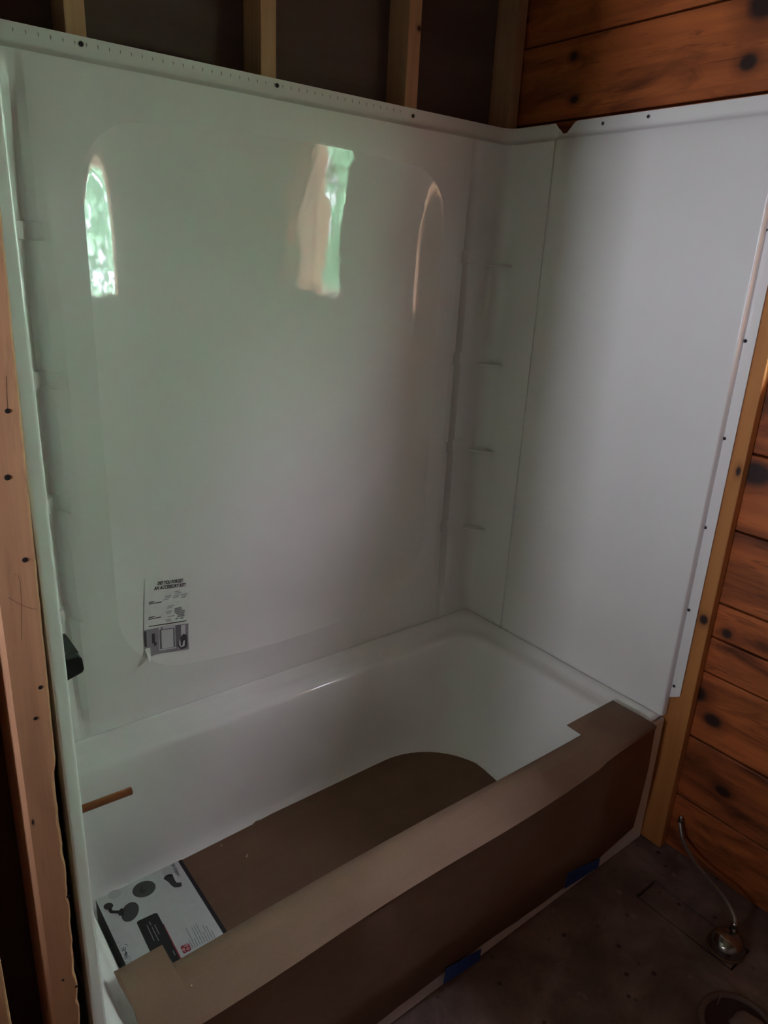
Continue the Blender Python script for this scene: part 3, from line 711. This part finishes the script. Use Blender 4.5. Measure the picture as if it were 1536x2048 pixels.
# ------------------------------------------------------------------ plumbing on the left end
pi = MB()
pa_, pb_ = Vector((XL - 0.03, -0.38, 0.552)), Vector((-1.323, -0.38, 0.546))
d = (pb_ - pa_).normalized()
pi.tube([pa_, pb_ - d * 0.002, pb_, pb_ - d * 0.001, pb_ - d * 0.03], [0.0079, 0.0079, 0.0079, 0.0066, 0.0066], 20, False)
cp = pi.build('copper_pipe', 'copper', smooth=True, angle=math.radians(40)); tag(cp, 'copper spout pipe sticking out of the left end over the tub', 'pipe')
vh = empty('valve_handle'); vh.matrix_world = Matrix.Translation((XL, -0.345, 0.87)); bpy.context.view_layer.update()
part(MB().lathe([(0.004, 0), (0.075, 0), (0.075, 0.004), (0.068, 0.008), (0.03, 0.010), (0.028, 0.03)], (XL, -0.345, 0.87), (1, 0, 0), 32), 'escutcheon', 'black', vh, smooth=True, angle=0.6)
part(MB().prism([(XL + 0.025, -0.392, 0.886), (-1.398, -0.392, 0.886), (-1.393, -0.392, 0.880), (-1.3915, -0.392, 0.858), (-1.395, -0.392, 0.852), (XL + 0.025, -0.392, 0.826)], (0, 0.022, 0)), 'front_bar', 'black', vh, bevel=0.002)
part(MB().prism([(-1.413, -0.372, 0.886), (-1.394, -0.372, 0.886), (-1.392, -0.372, 0.868), (-1.413, -0.372, 0.868)], (0, 0.066, 0)), 'end_bar', 'black', vh, bevel=0.002)
part(MB().box(XL + 0.025, -1.394, -0.306, -0.290, 0.868, 0.886), 'rear_bar', 'black', vh, bevel=0.003)
tag(vh, 'matte black loop-shaped valve handle on the left end', 'valve handle')

# ------------------------------------------------------------------ floor plumbing beside the tub
hp = [(0.052, -0.866, 0.125), (0.045, -0.867, 0.119), (0.035, -0.880, 0.099), (0.02, -0.902, 0.079), (-0.01, -0.955, 0.068), (-0.04, -1.014, 0.072), (-0.07, -1.066, 0.080), (-0.09, -1.103, 0.072), (-0.100, -1.115, 0.061), (-0.105, -1.119, 0.045)]
def smooth_path(P, n=8):
    P = [Vector(p) for p in P]; out = []
    for i in range(len(P) - 1):
        p0, p1, p2, p3 = P[max(i - 1, 0)], P[i], P[i + 1], P[min(i + 2, len(P) - 1)]
        for k in range(n):
            t = k / n; out.append(0.5 * ((2 * p1) + (-p0 + p2) * t + (2 * p0 - 5 * p1 + 4 * p2 - p3) * t * t + (-p0 + 3 * p1 - 3 * p2 + p3) * t ** 3))
    return out + [P[-1]]
ho = empty('supply_hose'); ho.matrix_world = Matrix.Translation((-0.105, -1.119, 0.04)); bpy.context.view_layer.update()
sp = smooth_path(hp)
part(MB().tube(sp[10:-8], [0.0052 + 0.0004 * (i % 2) for i in range(len(sp[10:-8]))], 12), 'braided_tube', 'braid', ho, smooth=True)
def fitting(a, c, nm):
    a, c = Vector(a), Vector(c); dd = (c - a)
    pr = [(0.0, 0.0055), (0.18, 0.0085), (0.3, 0.0085), (0.34, 0.0062), (0.5, 0.0062), (0.54, 0.0085), (0.66, 0.0085), (0.70, 0.0062), (1.0, 0.0075)]
    part(MB().tube([a + dd * t for t, r in pr], [r for t, r in pr], 14), nm, 'chrome', ho, smooth=True, angle=0.6)
fitting(sp[11], sp[0], 'end_fitting'); fitting(sp[-10], sp[-1] + Vector((0, 0, -0.006)), 'end_fitting')
tag(ho, 'thin braided steel supply hose curving up against the wooden wall', 'hose')
dm = MB().lathe([(0.044, 0.0), (0.0445, 0.004), (0.0425, 0.009), (0.040, 0.020), (0.035, 0.030), (0.026, 0.038), (0.013, 0.042), (0.0, 0.043)], (-0.128, -1.118, 0.0), (0, 0, 1), 36)
do = empty('pipe_escutcheon'); do.matrix_world = Matrix.Translation((-0.128, -1.118, 0)); bpy.context.view_layer.update()
part(dm, 'dome', 'chrome', do, smooth=True)
part(MB().lathe([(0.0452, 0.0), (0.0462, 0.003), (0.0450, 0.006)], (-0.128, -1.118, 0.0), (0, 0, 1), 36), 'rim', 'rust', do, smooth=True)
part(MB().tube([(-0.100, -1.113, 0.020), (-0.1035, -1.1165, 0.040)], 0.0105, 12), 'valve_nut', 'black', do)
tag(do, 'tarnished chrome dome cover over the floor pipe under the hose', 'pipe cover')
fr = empty('toilet_flange'); C0 = (-0.305, -1.243, 0.0); fr.matrix_world = Matrix.Translation(C0); bpy.context.view_layer.update()
ring = []
for rad, z in ((0.088, 0.0005), (0.087, 0.006), (0.083, 0.0085), (0.078, 0.0085), (0.074, 0.006), (0.073, 0.0012)):
    ring.append([(C0[0] + rad * math.cos(2 * PI * k / 48), C0[1] + rad * math.sin(2 * PI * k / 48), z + (0.0005 * math.sin(5 * k))) for k in range(48)])
part(MB().rings(ring), 'ring', 'wax', fr, smooth=True)
part(MB().lathe([(0.0735, 0.0004), (0.0735, 0.0012), (0.05, 0.0015)], C0, (0, 0, 1), 40), 'pipe_mouth', 'hole', fr)
rg = MB(); rr_ = []
rnd = random.Random(5)
for j, (rad, z) in enumerate(((0.040, 0.0015), (0.038, 0.010), (0.027, 0.017), (0.012, 0.020))):
    rr_.append([(C0[0] + 0.015 + rad * (1 + rnd.uniform(-.12, .12)) * math.cos(2 * PI * k / 18), C0[1] - 0.012 + rad * (1 + rnd.uniform(-.12, .12)) * math.sin(2 * PI * k / 18), z + rnd.uniform(-.001, .001)) for k in range(18)])
part(rg.rings(rr_, True, True), 'stuffed_rag', 'rag', fr, smooth=True)
tag(fr, 'round old toilet flange ring in the floor, partly out of frame', 'flange')
stw = MB().tube([un((1444, 1978), 2, 0.012), un((1440, 1995), 2, 0.011), un((1434, 2010), 2, 0.0095)], [0.0009, 0.0014, 0.0010], 6).build('straw_sliver', 'rag')
tag(stw, 'thin pale sliver lying across the toilet flange ring', 'sliver')
# chips and crumbs
def chip(px, z, L, w, ang, label, m='chip', grp='pale wood chips'):
    p = un(px, 2, z); c, s_ = math.cos(ang), math.sin(ang)
    P = [p + Vector((c * a - s_ * q, s_ * a + c * q, 0)) for a, q in ((-L, -w), (L, -w * .6), (L * .9, w), (-L * .8, w * .7))]
    o = MB().prism(P, (0, 0, 0.0015)).build('wood_chip', m); tag(o, label, 'wood chip', grp); return o
chip((494, 1712), 0.0802, 0.0048, 0.0011, 0.75, 'longer pale wood chip on the cardboard sheet inside the tub')
chip((443, 1691), 0.0802, 0.0020, 0.0010, 0.4, 'tiny pale crumb on the cardboard sheet near the back of the tub')
chip((383, 1972), 0.4375, 0.0016, 0.0012, 0.2, 'tiny yellow crumb on the cardboard folded over the rim')
chip((1483, 1915), 0.0005, 0.011, 0.006, 0.5, 'flat pale plaster crumb on the floor beside the dome cover', 'rag', 'floor crumbs')
chip((1106, 1823), 0.0005, 0.006, 0.005, 0.2, 'small grey plaster crumb on the floor near the tub apron', 'rag', 'floor crumbs')
chip((1170, 1995), 0.0005, 0.008, 0.005, 1.2, 'small white plaster crumb on the open floor at the bottom', 'rag', 'floor crumbs')

# ------------------------------------------------------------------ trees outside the right-hand window
gr = MB().box(-16.0, 16.0, -16.0, 12.0, -0.40, -0.35).build('ground', 'grass'); gr['kind'] = 'structure'
def tree(x, y, h, rad, n, seed, label):
    r = random.Random(seed); t = empty('tree'); t.matrix_world = Matrix.Translation((x, y, -0.35)); bpy.context.view_layer.update()
    tr = MB().tube([(x, y, -0.35), (x + 0.04, y + 0.02, h * 0.35), (x - 0.03, y + 0.05, h * 0.8)], [0.10, 0.07, 0.03], 10)
    part(tr, 'trunk', 'bark', t, smooth=True)
    fo = MB()
    for k in range(n):
        while True:
            q = Vector((r.uniform(-1, 1), r.uniform(-1, 1), r.uniform(-1, 1)))
            if 0.2 < q.length < 1: break
        c = Vector((x + q.x * rad, y + q.y * rad, h * 0.55 + q.z * h * 0.52))
        a = Vector((r.uniform(-1, 1), r.uniform(-1, 1), r.uniform(-1, 1))).normalized(); b2 = a.orthogonal().normalized(); s2 = r.uniform(0.05, 0.11)
        fo.add([c - a * s2, c + b2 * s2 * 0.45, c + a * s2, c - b2 * s2 * 0.45], [(0, 1, 2, 3)])
    part(fo, 'foliage', 'leaf', t, kind='stuff')
    tag(t, label, 'tree', 'trees outside the window')
tree(2.6, -2.1, 3.7, 1.25, 3800, 1, 'leafy green tree close outside the right-hand window')
tree(2.55, -4.75, 3.1, 1.15, 4200, 2, 'lower leafy green tree further outside the right-hand window')
tree(0.85, -5.4, 4.4, 0.95, 3600, 3, 'tall narrow green tree added near the front corner to block sky light')  # added crown: blocks the sky seen obliquely through the right-hand window
